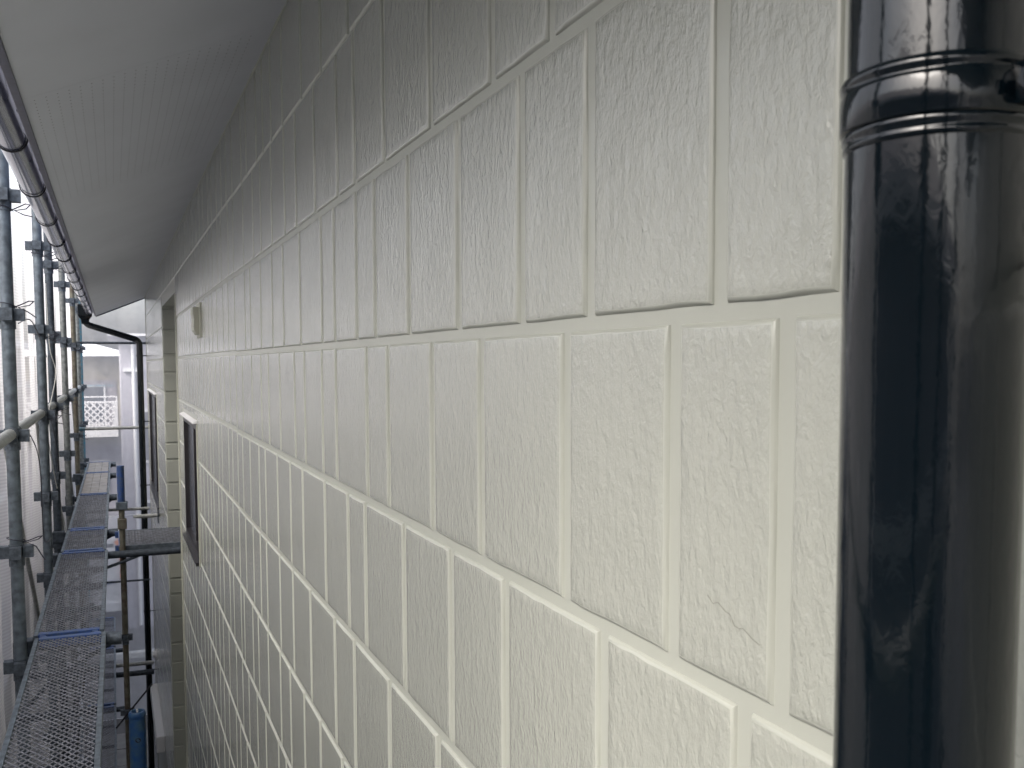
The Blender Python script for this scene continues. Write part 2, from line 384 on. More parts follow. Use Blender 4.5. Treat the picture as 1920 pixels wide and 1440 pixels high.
# a sagging bead of sealant along the soffit
pts = [(W-.006, Y0+i*.06, ZC(1.004)+.0015*noise.noise((0, i*.4, 0))) for i in range(int((EY-Y0)/.06))]
MB().tube(pts, [.0055+.003*noise.noise((3, i*.35, 0)) for i in range(len(pts))], 6).build('sealant_bead', M_trim, house, smooth=True)

# windows ------------------------------------------------------
def window(h, glass_off=.028, label=None):
    y0, y1, z0, z1 = h[0], h[1], ZC(h[2]), ZC(h[3]); d0 = W+.0; t = .04
    fr = MB(); x0, x1 = W-.006, W+.12
    fr.box(x0, x1, y0, y0+t, z0, z1).box(x0, x1, y1-t, y1, z0, z1).box(x0, x1, y0+t, y1-t, z0, z0+t).box(x0, x1, y0+t, y1-t, z1-t, z1)
    w_ = fr.build('window', M_frame, house)
    MB().box(W+glass_off+.008, W+glass_off+.014, y0+t, (y0+y1)/2+.02, z0+t, z1-t).build('pane', M_glass, w_)
    MB().box(W+glass_off-.004, W+glass_off+.002, (y0+y1)/2-.02, y1-t, z0+t, z1-t).build('pane', M_glass, w_)
    MB().box(W+glass_off-.008, W+glass_off+.018, (y0+y1)/2-.022, (y0+y1)/2+.022, z0+t, z1-t).build('sash', M_frame, w_)
    MB().box(W-.008, W+.0, y0-.026, y0-.003, z0-.025, z1+.02).build('window_trim', M_trim, house, bevel=.004)
    MB().add([(W-.002, y0-.03, z1+.022), (W-.002, y1+.02, z1+.022), (W-.030, y1+.02, z1+.010), (W-.030, y0-.03, z1+.010),
              (W-.002, y0-.03, z1+.004), (W-.002, y1+.02, z1+.004), (W-.030, y1+.02, z1+.002), (W-.030, y0-.03, z1+.002)],
             [(0, 1, 2, 3), (4, 7, 6, 5), (3, 2, 6, 7), (0, 3, 7, 4), (1, 5, 6, 2), (0, 4, 5, 1)]).build('window_hood', M_white, w_)
    MB().box(W-.028, W-.0, y0-.003, y1+.003, z0-.022, z0-.001).build('sill', M_frame, w_)
    # dark panel in place of the shaded room behind the panes
    r = MB(); r.box(W+.5, W+.52, y0-.2, y1+.2, z0-.2, z1+.2); r.build('room_shade_panel', M_frame, w_)
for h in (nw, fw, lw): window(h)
# boxed shutter casing under the upper far window
MB().box(W-.10, W-.002, 12.7, 14.9, ZC(-4.93), ZC(-4.72)).build('shutter_box', M_white, house, bevel=.01)

# vent hoods
vh = thing('vent_hood', 'small beige rectangular vent hood on the upper siding beyond the window', 'vent', (W, 6.1, ZC(.26)))
def local(o, mb):   # shift world verts into o's frame
    mb.v = [(x-o.location.x, y-o.location.y, z-o.location.z) for x, y, z in mb.v]; return mb
pr = [(0, .325), (.046, .325), (.049, .29), (.042, .26), (.045, .22), (.044, .19), (.034, .18), (.03, .168), (0, .168)]
hb = MB(); n = len(pr)
hb.add([(W-.001-x, 5.80, ZC(z)) for x, z in pr]+[(W-.001-x, 5.96, ZC(z)) for x, z in pr],
       [tuple(range(n)), tuple(reversed(range(n, 2*n)))]+[(i, i+n, (i+1) % n+n, (i+1) % n) for i in range(n)])
local(vh, hb).build('hood', M_trim, vh, bevel=.004)
local(vh, MB().box(W-.014, W-.0005, 5.76, 6.0, ZC(.15), ZC(.35))).build('back_plate', M_trim, vh, bevel=.003)
kn = thing('round_vent', 'round white vent cap low on the far wall', 'vent', (W, 14.6, ZC(-4.2)))
prof = [(.03, 0), (.055, .002), (.06, .02), (.05, .05), (.02, .065)]
kb = MB().lathe(0, 0, prof, 20); kb.v = [(-z-.002, x, y) for x, y, z in kb.v]
kb.build('cap', M_white, kn, smooth=True)
MB().tube([(.003, 0, 0), (-.02, 0, 0)], .075, 20).build('collar', M_white, kn, smooth=True)

# soffit -------------------------------------------------------
XO = -.205; SL = .42; SEND = 15.62
def sz(x): return 1.003+SL*(x-W)
ys = [Y0]+[y for y in [-.62, 1.2, 2.96, 4.78, 6.6, 8.42, 10.24, 12.06, 13.88]]+[SEND]
for a, b in zip(ys, ys[1:]):
    v = []
    for y in (a+.0008, b-.0008):
        v += [(XO, y, ZC(sz(XO))), (W+.05, y, ZC(sz(W+.05))), (W+.05, y, ZC(sz(W+.05))+.012), (XO, y, ZC(sz(XO))+.012)]
    MB().add(v, [(0, 3, 2, 1), (4, 5, 6, 7), (0, 1, 5, 4), (3, 7, 6, 2), (0, 4, 7, 3), (1, 2, 6, 5)]).build('soffit_board', M_soffit, house)
hl = MB()
for i in range(21):
    for j in range(48):
        x = -.178+i*.0293; y = 3.0+j*.0375
        if y > 4.75: continue
        rr = .0023; q = []
        for t in range(6):
            a = t*math.pi/3; dx = rr*math.cos(a); q.append((x+dx, y+rr*math.sin(a), ZC(sz(x+dx))-.0007))
        hl.add(q, [tuple(reversed(range(6)))])
hl.build('ventilation_holes', M_hole, house, kind='stuff')
# fascia and roof
MB().box(XO-.022, XO, Y0, SEND, ZC(sz(XO))-.006, ZC(sz(XO))+.19).build('fascia', M_fascia, house, bevel=.002)
def slab(x0, x1, y0, y1, t0, t1, name, M):
    v = []
    for y in (y0, y1):
        v += [(x0, y, ZC(sz(x0))+t0), (x1, y, ZC(sz(x1))+t0), (x1, y, ZC(sz(x1))+t1), (x0, y, ZC(sz(x0))+t1)]
    return MB().add(v, [(0, 3, 2, 1), (4, 5, 6, 7), (0, 1, 5, 4), (3, 7, 6, 2), (0, 4, 7, 3), (1, 2, 6, 5)]).build(name, M, house)
slab(XO-.05, 4.2, Y0, SEND+.02, .195, .25, 'roof', M_fascia)
slab(XO-.001, 4.2, SEND-.002, SEND+.018, -.018, .19, 'barge_board', M_fascia)
slab(XO+.01, 4.1, Y0, Y0+.01, .015, .19, 'eave_closer', M_fascia)
for i in range(14):     # nail straps on the fascia face
    y = 2.2+i*.9
    MB().box(XO-.026, XO-.022, y, y+.012, ZC(sz(XO))+.0, ZC(sz(XO))+.12).build('fascia_strap', M_blackm, house)

# ------------------------------------------------------------ eave gutter
GX, GZc, GR = -.289, .752, .046
gut = thing('eave_gutter', 'glossy dark half-round gutter running along the eave with thin black hangers', 'gutter', (0, 0, 0))
gb = MB(); GE = 15.42; n = 18
prof = [(math.cos(a), math.sin(a)) for a in [math.pi+math.pi*i/n for i in range(n+1)]]
sec = [(GX+GR*c, GZc+GR*s) for c, s in prof]
sec = [(GX-GR+.008, GZc+.010), (GX-GR+.002, GZc+.013), (GX-GR-.004, GZc+.008)]+sec+[(GX+GR, GZc+.012)]
inn = [(GX+(GR-.003)*c, GZc+(GR-.003)*s) for c, s in reversed(prof)]
full = sec+inn; m_ = len(full); ny = 24
vv = []
for i in range(ny+1):
    y = Y0+(GE-Y0)*i/ny; dz = .002*math.sin(i*1.3)
    vv += [(x, y, ZC(z)+dz) for x, z in full]
ff = [(i*m_+j, i*m_+(j+1) % m_, (i+1)*m_+(j+1) % m_, (i+1)*m_+j) for i in range(ny) for j in range(m_)]
ff += [tuple(range(m_))]
gb.add(vv, ff).build('trough', M_gutter, gut, smooth=True)
for i in range(17):
    y = 3.62+(i-5)*.93
    if y > GE-.3: break
    pts = [(GX+(GR+.004)*math.cos(a), y, ZC(GZc)+(GR+.004)*math.sin(a)) for a in [R(172)+R(196)*k/12 for k in range(13)]]
    pts = pts+[(XO-.024, y, ZC(GZc)+.012)]
    MB().tube(pts, .0032, 6).build('hanger', M_blackm, gut, smooth=True)
    MB().tube([(GX-GR-.006, y, ZC(GZc)+.004), (GX-GR-.012, y, ZC(GZc)+.022), (GX-GR+.006, y+.01, ZC(GZc)+.018)], .0025, 5).build('hanger_clip', M_blackm, gut)

# ------------------------------------------------------------ far downpipe
fp = thing('downpipe', 'thin black downpipe dropping from the gutter end at the far corner', 'downpipe', (0, 0, 0))
PY = 15.2; cx, cz = -.345, .735
col = MB()
col.add([(cx+sx*a, PY+sy*b_, ZC(z)) for z, a, b_ in ((cz+.12, .095, .14), (cz-.05, .095, .14), (cz-.10, .055, .06), (cz-.16, .05, .05)) for sx, sy in ((-1, -1), (1, -1), (1, 1), (-1, 1))],
        [(0, 1, 2, 3)]+[(k*4+i, k*4+4+i, k*4+4+(i+1) % 4, k*4+(i+1) % 4) for k in range(3) for i in range(4)]+[(15, 14, 13, 12)])
col.build('collector', M_black, fp, bevel=.008)
A = (cx, PY, ZC(cz-.1)); B = (cx, PY, ZC(.575)); D = (.375, PY, ZC(.345)); E = (.375, PY, .15)
pts = [A]+arc(A, B, .07, D)+arc(B, D, .08, E)+[(.375, PY, ZC(-1)), (.375, PY, ZC(-3)), E]
MB().tube(pts, .045, 16).build('pipe', M_black, fp, smooth=True)
for z in (.12, -.85, -1.8, -2.75, -3.7, -4.6):
    MB().tube([(.375+.044, PY, ZC(z)), (W-.0005, PY, ZC(z))], .008, 6).build('pipe_bracket', M_blackm, fp)
    MB().lathe(.375, PY, [(.045, ZC(z)-.012), (.050, ZC(z)-.012), (.050, ZC(z)+.012), (.045, ZC(z)+.012)], 16).build('pipe_clip', M_black, fp, smooth=False)

# ------------------------------------------------------------ near downpipe
px, py, r0 = .3406, .328, .0386
npipe = thing('downpipe', 'thick glossy black downpipe with a clamp collar in front of the near wall', 'downpipe', (px, py, 0))
seg = [(r0, 0.05)]+[(r0, z) for z in (1, 2, 3, 4, 4.6, 5.0, 5.2, 5.3, ZC(.0955))]
nb = MB().lathe(0, 0, seg, 96, cap=False); nb.build('pipe', M_black, npipe, smooth=True)
MB().lathe(0, 0, [(r0-.0004, ZC(.095)), (r0-.0004, ZC(.6)), (r0-.0004, ZC(.80))], 96, cap=False).build('upper_pipe', M_black, npipe, smooth=True)
# socket end: small lips and the clamp band
z = ZC(.100)
MB().lathe(0, 0, [(r0, z-.0075), (r0+.0010, z-.0065), (r0+.0010, z-.0045), (r0+.0003, z-.0035), (r0+.0016, z-.002), (r0+.0016, z+.001), (r0+.0004, z+.002)], 96, cap=False).build('socket_lip', M_black, npipe, smooth=True)
MB().lathe(0, 0, [(r0, z+.001), (r0+.0020, z+.0010), (r0+.0025, z+.0022), (r0+.0026, z+.0125), (r0+.0022, z+.0168), (r0+.0018, z+.0185), (r0+.0010, z+.019), (r0+.0022, z+.0205), (r0+.0026, z+.0225), (r0+.0018, z+.0245), (r0, z+.0255)], 96, cap=False).build('clamp_band', M_black, npipe, smooth=True)
# ears of the clamp with its screw, facing the room side of the pipe
ang = math.atan2(-py, -px)+R(50); u = Vector((math.cos(ang), math.sin(ang), 0)); w_ = Vector((-u.y, u.x, 0))
def ear(off, name):
    mb = MB(); th = .0022
    for k in (0, 1):
        pass
    pts = []
    for a in range(0, 13):
        t = R(-90)+math.pi*a/12
        pts.append((r0+.001+.009+.0085*math.cos(t), .0118+.0085*math.sin(t)))
    pts = [(r0-.002, .0033)]+pts+[(r0-.002, .0203)]
    v = []
    for s_ in (off-th/2, off+th/2):
        v += [tuple(u*p+w_*s_+Vector((0, 0, z+q))) for p, q in pts]
    n_ = len(pts)
    mb.add(v, [tuple(range(n_)), tuple(reversed(range(n_, 2*n_)))]+[(i, i+n_, (i+1) % n_+n_, (i+1) % n_) for i in range(n_)])
    return mb.build(name, M_black, npipe, bevel=.0007)
ear(-.0028, 'clamp_ear'); ear(.0028, 'clamp_ear')
c0 = u*(r0+.0115)+Vector((0, 0, z+.0118))
MB().tube([tuple(c0-w_*.009), tuple(c0+w_*.009)], .0026, 10).build('clamp_screw', M_black, npipe, smooth=True)
MB().tube([tuple(c0-w_*.0095), tuple(c0-w_*.006)], .0048, 6).build('screw_head', M_black, npipe)
MB().tube([(r0-.002, 0, z+.011), (W-px-.008, 0, z+.011)], .0045, 10).build('wall_stem', M_black, npipe, smooth=True)
MB().box(W-px-.0115, W-px-.007, -.018, .018, z-.015, z+.037).build('wall_plate', M_black, npipe, bevel=.001)

# ------------------------------------------------------------ scaffold
PX = -.535; Q = 1.45  # uprights, pockets and rails scaled outward about the camera, clear of the decks
pocket_z = [.927, .264, -.422, -1.088, -1.755, -2.42, -3.09, -3.76, -4.42, -5.09, -5.76, -6.4]
def pole(x, y, top, M, label, couplers=True, r=.0355, rot=0, wires=()):
    t = thing('scaffold_pole', label, 'scaffold pole', (x, y, 0), 'uprights of the scaffold')
    t.rotation_euler = (random.uniform(-.001, .001), random.uniform(-.0012, .0012), 0)
    MB().tube([(0, 0, .02), (0, 0, top)], r, 20).build('upright', M, t, smooth=True)
    MB().box(-.07, .07, -.07, .07, .0, .02).build('base_plate', M_galvd, t)
    for pz in pocket_z:
        z = ZC(pz)
        if z > top-(.05 if couplers else .95): continue
        c_ = coupler_src.copy(); C.objects.link(c_); c_.parent = t; c_.location = (0, 0, z); c_.rotation_euler = (0, 0, rot)
        if not couplers: c_.scale = (.68, .68, .75)
    for wz, sd_ in wires:
        rr = random.Random(int(y*100)+int(wz*100)); z = ZC(wz)
        pts = [(.044*math.cos(a)*1.1, .044*math.sin(a)*1.1, z+.03*math.sin(a*.5)) for a in [i*math.pi/5 for i in range(11)]]
        MB().tube(pts, .003, 5, cap=True).build('tie_wire', M_wire, t, smooth=True)
        pts = [(.03, -.01, z), (.06, -.03, z+.012), (.10, -.05, z+.03), (.12, -.03, z+.03), (.10, -.01, z+.012), (.05, -.02, z+.0), (.09, -.03, z-.02), (.13, -.05, z-.03+sd_)]
        pts = [(p[0]*1.15, p[1]*1.15, z+(p[2]-z)*1.15) for p in pts]
        MB().tube(pts, .0036, 6).build('tie_wire', M_wire, t, smooth=True)
    return t
cs = MB()   # wedge pocket: short sleeve with four wings
cs.tube([(0, 0, -.066), (0, 0, .058)], .0415, 18)
for a in range(4):
    ca, sa = round(math.cos(a*math.pi/2)), round(math.sin(a*math.pi/2))
    x0, x1, hw = .035, .088, .030
    q = [(x0, -hw), (x1, -hw), (x1, hw), (x0, hw)]
    v = [(ca*x-sa*y, sa*x+ca*y, z) for z in (-.018, .05) for x, y in q]
    cs.add(v, [(0, 3, 2, 1), (4, 5, 6, 7), (0, 1, 5, 4), (1, 2, 6, 5), (2, 3, 7, 6), (3, 0, 4, 7)])
coupler_src = cs.build('wedge_pocket', M_clamp); 
coupler_mesh = coupler_src.data
poles = [(-1.9, M_galv, 'grey scaffold upright behind the camera, nearest the house front'),
 (.8, M_galv, 'grey scaffold upright beside the camera'), (3.45, M_galv, 'grey scaffold upright just outside the left edge of the photo'),
 (6.12, M_galv, 'widest grey scaffold upright at the left edge, with wire bows at its pockets'),
 (8.62, M_galv, 'second grey upright from the left, carrying the end of the pale rail'),
 (10.2, M_galvd, 'dark narrow upright close behind the second pole from the left'),
 (12.65, M_galvp, 'pale grey upright beside the dark narrow one, fourth from the left'),
 (15.85, M_rust, 'rusty beige upright halfway down the walkway'),
 (18.1, M_galvp, 'slim pale upright next to last in the row'),
 (19.0, M_teal, 'thin blue-painted upright at the far end of the row')]
wires = {6.12: ((.86, 0), (.32, -.02), (-1.02, -.06)), 8.62: ((.86, .02), (.21, .02), (-.45, 0)), 10.2: ((.9, 0), (-.45, .0)), 12.65: ((.22, 0), (-.45, -.02)), 15.85: ((.2, 0), (-1.1, 0))}
for y, M, lb in poles:
    pole(PX, y, ZC(2.3), M, lb, wires=wires.get(y, ()))
for yy_, lb in ((-.95, 'unseen upright added in the open bay behind the camera to streak the pipe reflection'), (-.25, 'unseen upright added in the open bay nearer the camera to streak the pipe reflection')):
    pole(-.62, yy_, ZC(1.9), M_galvd, lb, r=.045)  # unseen poles added to break the near pipe's bright reflection into streaks
ip = pole(.037, 9.0, ZC(-.90), M_rust, 'short rusty inner upright with blue sleeve on top beside the walkway', r=.0243, couplers=False)
MB().tube([(0, 0, ZC(-1.22)), (0, 0, ZC(-.885))], .031, 16).build('blue_sleeve', M_blue, ip, smooth=True)
MB().box(-.045, .05, -.04, .04, ZC(-1.27), ZC(-1.2)).build('sleeve_clamp', M_galv, ip, bevel=.006)
MB().box(-.036, .04, -.04, .04, ZC(-1.44), ZC(-1.35)).build('rusty_clamp', M_rust, ip, bevel=.006)
bpy.data.objects.remove(coupler_src)

def bar(name, label, cat, p, q, r, M, group=None, ends=None, Mend=None):
    p = Vector(p); q = Vector(q); t = thing(name, label, cat, tuple(p), group); d = q-p
    MB().tube([(0, 0, 0), tuple(d)], r, 14).build('tube', M, t, smooth=True)
    if ends:
        u_ = d.normalized()
        for c_, s_ in ((Vector((0, 0, 0)), 1), (d, -1)):
            MB().tube([tuple(c_+u_*s_*.01), tuple(c_+u_*s_*.12)], r*1.12, 12).build('end_fitting', Mend or M_clamp, t, smooth=True)
    return t
yy = [y for y, _, _ in poles]
rl = ['passing the camera', 'from beside the camera to the next upright', 'entering the photo at its left edge', 'between the first and second uprights', 'between the second and third uprights', 'between the third and fourth uprights', 'reaching the rusty upright', 'beyond the rusty upright', 'at the far end']
for (a, b), l in zip(zip(yy, yy[1:]), rl):
    bar('guard_rail', 'pale horizontal guard rail '+l, 'guard rail', (PX, a+.045, ZC(-.39)), (PX, b-.045, ZC(-.39)), .033, M_galvl, 'guard rails of the walkway', True, M_clamp)
for (a, b), l in zip(zip(yy[3:], yy[4:]), rl[3:]):
    bar('diagonal_brace', 'thin steel brace slanting down '+l, 'brace', (PX-.045, a+.04, ZC(-.45)), (PX-.045, b-.04, ZC(-2.3)), .015, M_galvl, 'thin diagonal braces')
    bar('lower_rail', 'grey ledger tube low on the uprights '+l, 'scaffold tube', (PX, a+.045, ZC(-4.36)), (PX, b-.045, ZC(-4.36)), .032, M_galvd, 'lower ledgers of the scaffold', True)

DZ = -1.60
# cantilever brackets
joints = [.9, 3.5, 6.2, 8.95, 10.15, 12.85, 15.4, 17.1]
bl = ['beneath the camera', 'just below the photo', 'at the front end of the second deck', 'below the cross platform', 'behind the cross platform', 'before the brown decks', 'between the brown decks', 'at the far end of the walkway']
for y, l in zip(joints, bl):
    x1 = .0 if y != 8.95 else .72
    M = M_blue if y == 10.15 else M_galvd
    t = thing('scaffold_bracket', 'round steel transom carrying the decks '+l, 'scaffold tube', (PX, y, ZC(DZ-.055)), 'transoms under the walkway')
    MB().tube([(.0, 0, 0), (x1-PX, 0, 0)], .032, 16).build('tube', M_galvd, t, smooth=True)
    MB().tube([(x1-PX-.08, 0, 0), (x1-PX+.004, 0, 0)], .040, 14).build('end_collar', M_clamp, t, smooth=True)
    MB().tube([(0, 0, -.38), (.16, 0, -.2), (x1*.3-PX-.04, 0, -.02)], .013, 8).build('strut', M_galvd, t, smooth=True)
    MB().box(-.045, .06, -.05, .05, -.06, .045).build('saddle', M_galvd, t, bevel=.006)

# decks
def deck_parts(t, L, Wd, mode, along='y'):
    """deck of length L (local y) and width Wd (local x centred)"""
    h = Wd/2
    for s_ in (-1, 1):
        x = s_*(h-.012)
        MB().box(x-.012, x+.012, .0, L, -.045, .0).build('side_rail', M_galv, t, bevel=.002)
    for y in (0.0, L-.05):
        MB().box(-h+.025, h-.025, y, y+.05, -.05, .004).build('end_plate', M_blue, t, bevel=.003)
    for y in (-.03, L):
        for x in (-h+.05, h-.05):
            MB().box(x-.016, x+.016, y, y+.03, -.06, -.0).build('hook', M_blue, t, bevel=.004)
    for i in range(1, 4):
        y = L*i/4; MB().box(-h+.025, h-.025, y-.012, y+.012, -.045, -.013).build('cross_bar', M_galvd, t)
    if mode == 'mesh':
        cw, cl = .031, .053; mb = MB(); x0 = -h+.026; x1 = h-.026; nx = int((x1-x0)/cw); cw = (x1-x0)/nx; ny_ = int((L-.08)/cl); cl = (L-.08)/ny_
        for j in range(ny_):
            for i in range(nx):
                ax = x0+i*cw; ay = .04+j*cl; c_ = (ax+cw/2, ay+cl/2)
                for (p, q) in (((ax, ay+cl/2), (c_[0], ay+cl)), ((c_[0], ay+cl), (ax+cw, ay+cl/2)), ((ax, ay+cl/2), (c_[0], ay)), ((c_[0], ay), (ax+cw, ay+cl/2))):
                    d = Vector((q[0]-p[0], q[1]-p[1], 0)).normalized(); nrm = Vector((-d.y, d.x, 0))*.0022
                    P = Vector((p[0], p[1], -.003)); Q = Vector((q[0], q[1], -.003)); dn = Vector((0, 0, -.004))
                    mb.add([P-nrm, P+nrm, Q+nrm, Q-nrm, P-nrm+dn, P+nrm+dn, Q+nrm+dn, Q-nrm+dn], [(0, 3, 2, 1), (0, 1, 5, 4), (2, 3, 7, 6), (1, 2, 6, 5), (3, 0, 4, 7)])
        mb.build('expanded_mesh', M_mesh, t, kind='stuff')
    else:
        nb_ = 3; w_ = (Wd-.056)/nb_
        for i in range(nb_):
            x = -h+.028+i*w_
            MB().box(x+.002, x+w_-.002, .037, L-.037, -.014, -.002+.001*i).build('plank', M_ply, t)
def deck(x, y, z, L, Wd, mode, label, rot=0, group='steel walkway decks'):
    t = thing('scaffold_deck', label, 'scaffold deck', (x, y, z), group); t.rotation_euler = (0, 0, rot)
    deck_parts(t, L, Wd, mode); return t
dx = -.285
dl = [(.93, 3.47, 'mesh', 'mesh deck under the camera, out of the photo'), (3.53, 6.17, 'mesh', 'nearest wide-open mesh deck at the bottom left corner'),
      (6.23, 8.92, 'mesh', 'second mesh deck, between two blue end plates'), (8.98, 10.12, 'mesh', 'short mesh deck beside the cross platform'),
      (10.18, 12.82, 'mesh', 'dark wet-looking mesh deck just beyond the cross platform'), (12.88, 15.37, 'ply', 'wet brown boarded deck with white reflections'), (15.43, 17.05, 'ply', 'farthest small brown deck of the walkway')]
for i, (a, b, md, l) in enumerate(dl):
    y = (a+b)/2; off = .0 if i < 3 else .012*(i-2)*.7
    deck(dx+off, a, ZC(DZ), b-a, .385 if i < 3 else .37-.004*i, md, l, rot=-.004)
deck(.035, 9.55-.36, ZC(DZ), 1.2, .44*2.0 if False else .86, 'mesh', 'cross platform of mesh reaching into the wall recess', rot=-math.pi/2, group='steel walkway decks').location = (.005, 9.47, ZC(DZ))
for a, b, l in ((4.5, 7.6, 'lower mesh deck seen through the nearest deck'), (7.7, 10.1, 'lower mesh deck below the second deck'), (10.2, 12.82, 'lower deck beside the rusty inner upright'), (12.9, 15.5, 'lower deck framed by blue ends, farther down the gap'), (15.6, 17.4, 'farthest lower deck under the walkway')):
    deck(-.27, a, ZC(-4.28), b-a, .385, 'mesh', l, group='decks of the lower lift')
for y, l in ((10.15, 'under the lower deck by the rusty upright'), (12.86, 'at the blue end of the lower deck'), (15.55, 'at the far blue end of the lower deck')):
    bar('scaffold_bracket', 'dark transom tube '+l, 'scaffold tube', (PX, y, ZC(-4.35)), (.06, y, ZC(-4.35)), .032, M_galvd, 'transoms of the lower lift')

# transverse tubes at the far end, wall jacks
bar('cross_tube', 'upper thin cross tube behind the bent downpipe', 'scaffold tube', (PX, 15.95, ZC(.322)), (1.2, 15.95, ZC(.322)), .019, M_galvd)
bar('cross_tube', 'lower thicker cross tube behind the downpipe at balcony height', 'scaffold tube', (PX, 15.96, ZC(-.985)), (1.2, 15.96, ZC(-.985)), .0243, M_galvl, None, True, M_teal)
jk = thing('wall_jack', 'wall jack tube with its square foot plate against the far wall', 'wall jack', (-.2, 12.4, ZC(-1.845)))
MB().tube([(0, 0, 0), (.40, 0, 0)], .0243, 14).build('tube', M_galvl, jk, smooth=True)
MB().tube([(.38, 0, 0), (.655, 0, 0)], .017, 12).build('screw', M_galvl, jk, smooth=True)
MB().lathe(0, 0, [(.017, -.02), (.03, -.02), (.03, .02), (.017, .02)], 8).build('nut', M_galv, jk).rotation_euler = (0, math.pi/2, 0)
jk.children[-1].location = (.42, 0, 0)
MB().box(.655, .667, -.06, .06, -.09, .09).build('foot_plate', M_galvd, jk)
bar('cross_tube', 'pale tube crossing just behind the wall jack', 'scaffold tube', (PX, 15.0, ZC(-2.11)), (.44, 15.0, ZC(-2.12)), .022, M_galvl)
bar('cross_tube', 'slim tube crossing low in the gap behind the downpipe', 'scaffold tube', (PX, 15.0, ZC(-3.17)), (.43, 15.0, ZC(-3.18)), .014, M_galvd)
bar('cross_tube', 'pair of beige tubes low in the gap, upper one', 'scaffold tube', (PX, 14.9, ZC(-4.38)), (.44, 14.9, ZC(-4.40)), .03, M_galvl)
bar('cross_tube', 'dark beam under the beige tube low in the gap', 'scaffold tube', (PX, 14.9, ZC(-4.52)), (.44, 14.9, ZC(-4.54)), .04, M_galvd)
bar('slanted_rod', 'thin black rod slanting down behind the blue cushion', 'rod', (.24, 8.8, ZC(-2.79)), (-.06, 8.8, ZC(-3.14)), .008, M_blackm)
# extra inner pole behind the decks
MBp = pole(PX, 17.15, ZC(1.9), M_galv, 'last thin grey upright where the walkway ends')if False else None

# blue cushion
bc = thing('pole_cushion', 'blue plastic cushion tube with a dark oval hole, standing by the rusty upright', 'cushion', (.108, 8.5, ZC(-3.9)))
r_ = .067
MB().lathe(0, 0, [(r_, 0), (r_, .2), (r_*1.03, .22), (r_*1.03, .4), (r_, .42), (r_, .80), (r_*.99, .9), (r_*.97, .93), (r_*.97, .94), (r_*1.03, .945), (r_*1.03, .975), (r_*.9, .99), (r_*.72, .99), (r_*.66, .95), (r_*.64, .7)], 28).build('cushion', M_bluep, bc, smooth=True)
MB().tube([(.0, -r_*.5, .99), (0, -.01, 1.0), (0, r_*.5, .99)], .008, 8).build('strap', M_white, bc, smooth=True)
MB().tube([(0, 0, -(H-3.9)+.01), (0, 0, .7)], .03, 14).build('upright', M_galvd, bc, smooth=True)  # support tube added down to the ground because the cushion was floating
ho = MB(); q = []
for t in range(16):
    a = t*math.pi/8; xx = .022*math.cos(a); q.append((xx, -math.sqrt(r_*r_-xx*xx)-.0012, .76+.02*math.sin(a)))
ho.add(q, [tuple(range(16))]).build('hole', M_frame, bc)

# loose string and tie cords between the poles
def cord(label, pts, r, M): 
    P = [Vector(p) for p in pts]; out = []
    for i in range(len(P)-1):
        for k in range(6):
            t = k/6; p0 = P[max(i-1, 0)]; p1 = P[i]; p2 = P[i+1]; p3 = P[min(i+2, len(P)-1)]
            out.append(.5*((2*p1)+(-p0+p2)*t+(2*p0-5*p1+4*p2-p3)*t*t+(-p0+3*p1-3*p2+p3)*t**3))
    out.append(P[-1])
    o = MB().tube([tuple(p) for p in out], r, 6).build('cord', M, None, smooth=True)
    o['label'] = label; o['category'] = 'cord'; return o
cord('pale cord hanging in a curve beside the second upright', [(-0.482, 8.711, ZC(0.657)), (-0.474, 8.781, ZC(0.146)), (-0.438, 8.851, ZC(-0.073)), (-0.496, 8.781, ZC(-0.380))], .004, M_string)
cord('dark wire sagging from the first upright to the second', [(PX+.045, 6.182, ZC(0.234)), (-0.467, 6.744, ZC(0.277)), (-0.460, 7.446, ZC(0.175)), (-0.482, 8.500, ZC(0.058))], .0035, M_wire)
cord('dark wire drooping under the pale rail from the first upright', [(PX+.045, 6.182, ZC(-0.394)), (-0.467, 6.463, ZC(-0.438)), (-0.453, 6.885, ZC(-0.657)), (-0.489, 7.587, ZC(-1.241)), (PX+.045, 8.430, ZC(-1.387))], .0035, M_wire)
cord('black wire drooping beside the second upright above deck level', [(PX+.045, 8.711, ZC(-0.438)), (-0.482, 9.133, ZC(-0.584)), (-0.489, 9.695, ZC(-0.905)), (-0.526, 10.116, ZC(-1.051))], .0035, M_wire)
cord('grey cord slanting from rail to deck behind the second upright', [(-0.540, 8.851, ZC(-0.438)), (-0.526, 10.397, ZC(-1.314)), (-0.511, 12.083, ZC(-2.117))], .005, M_string)

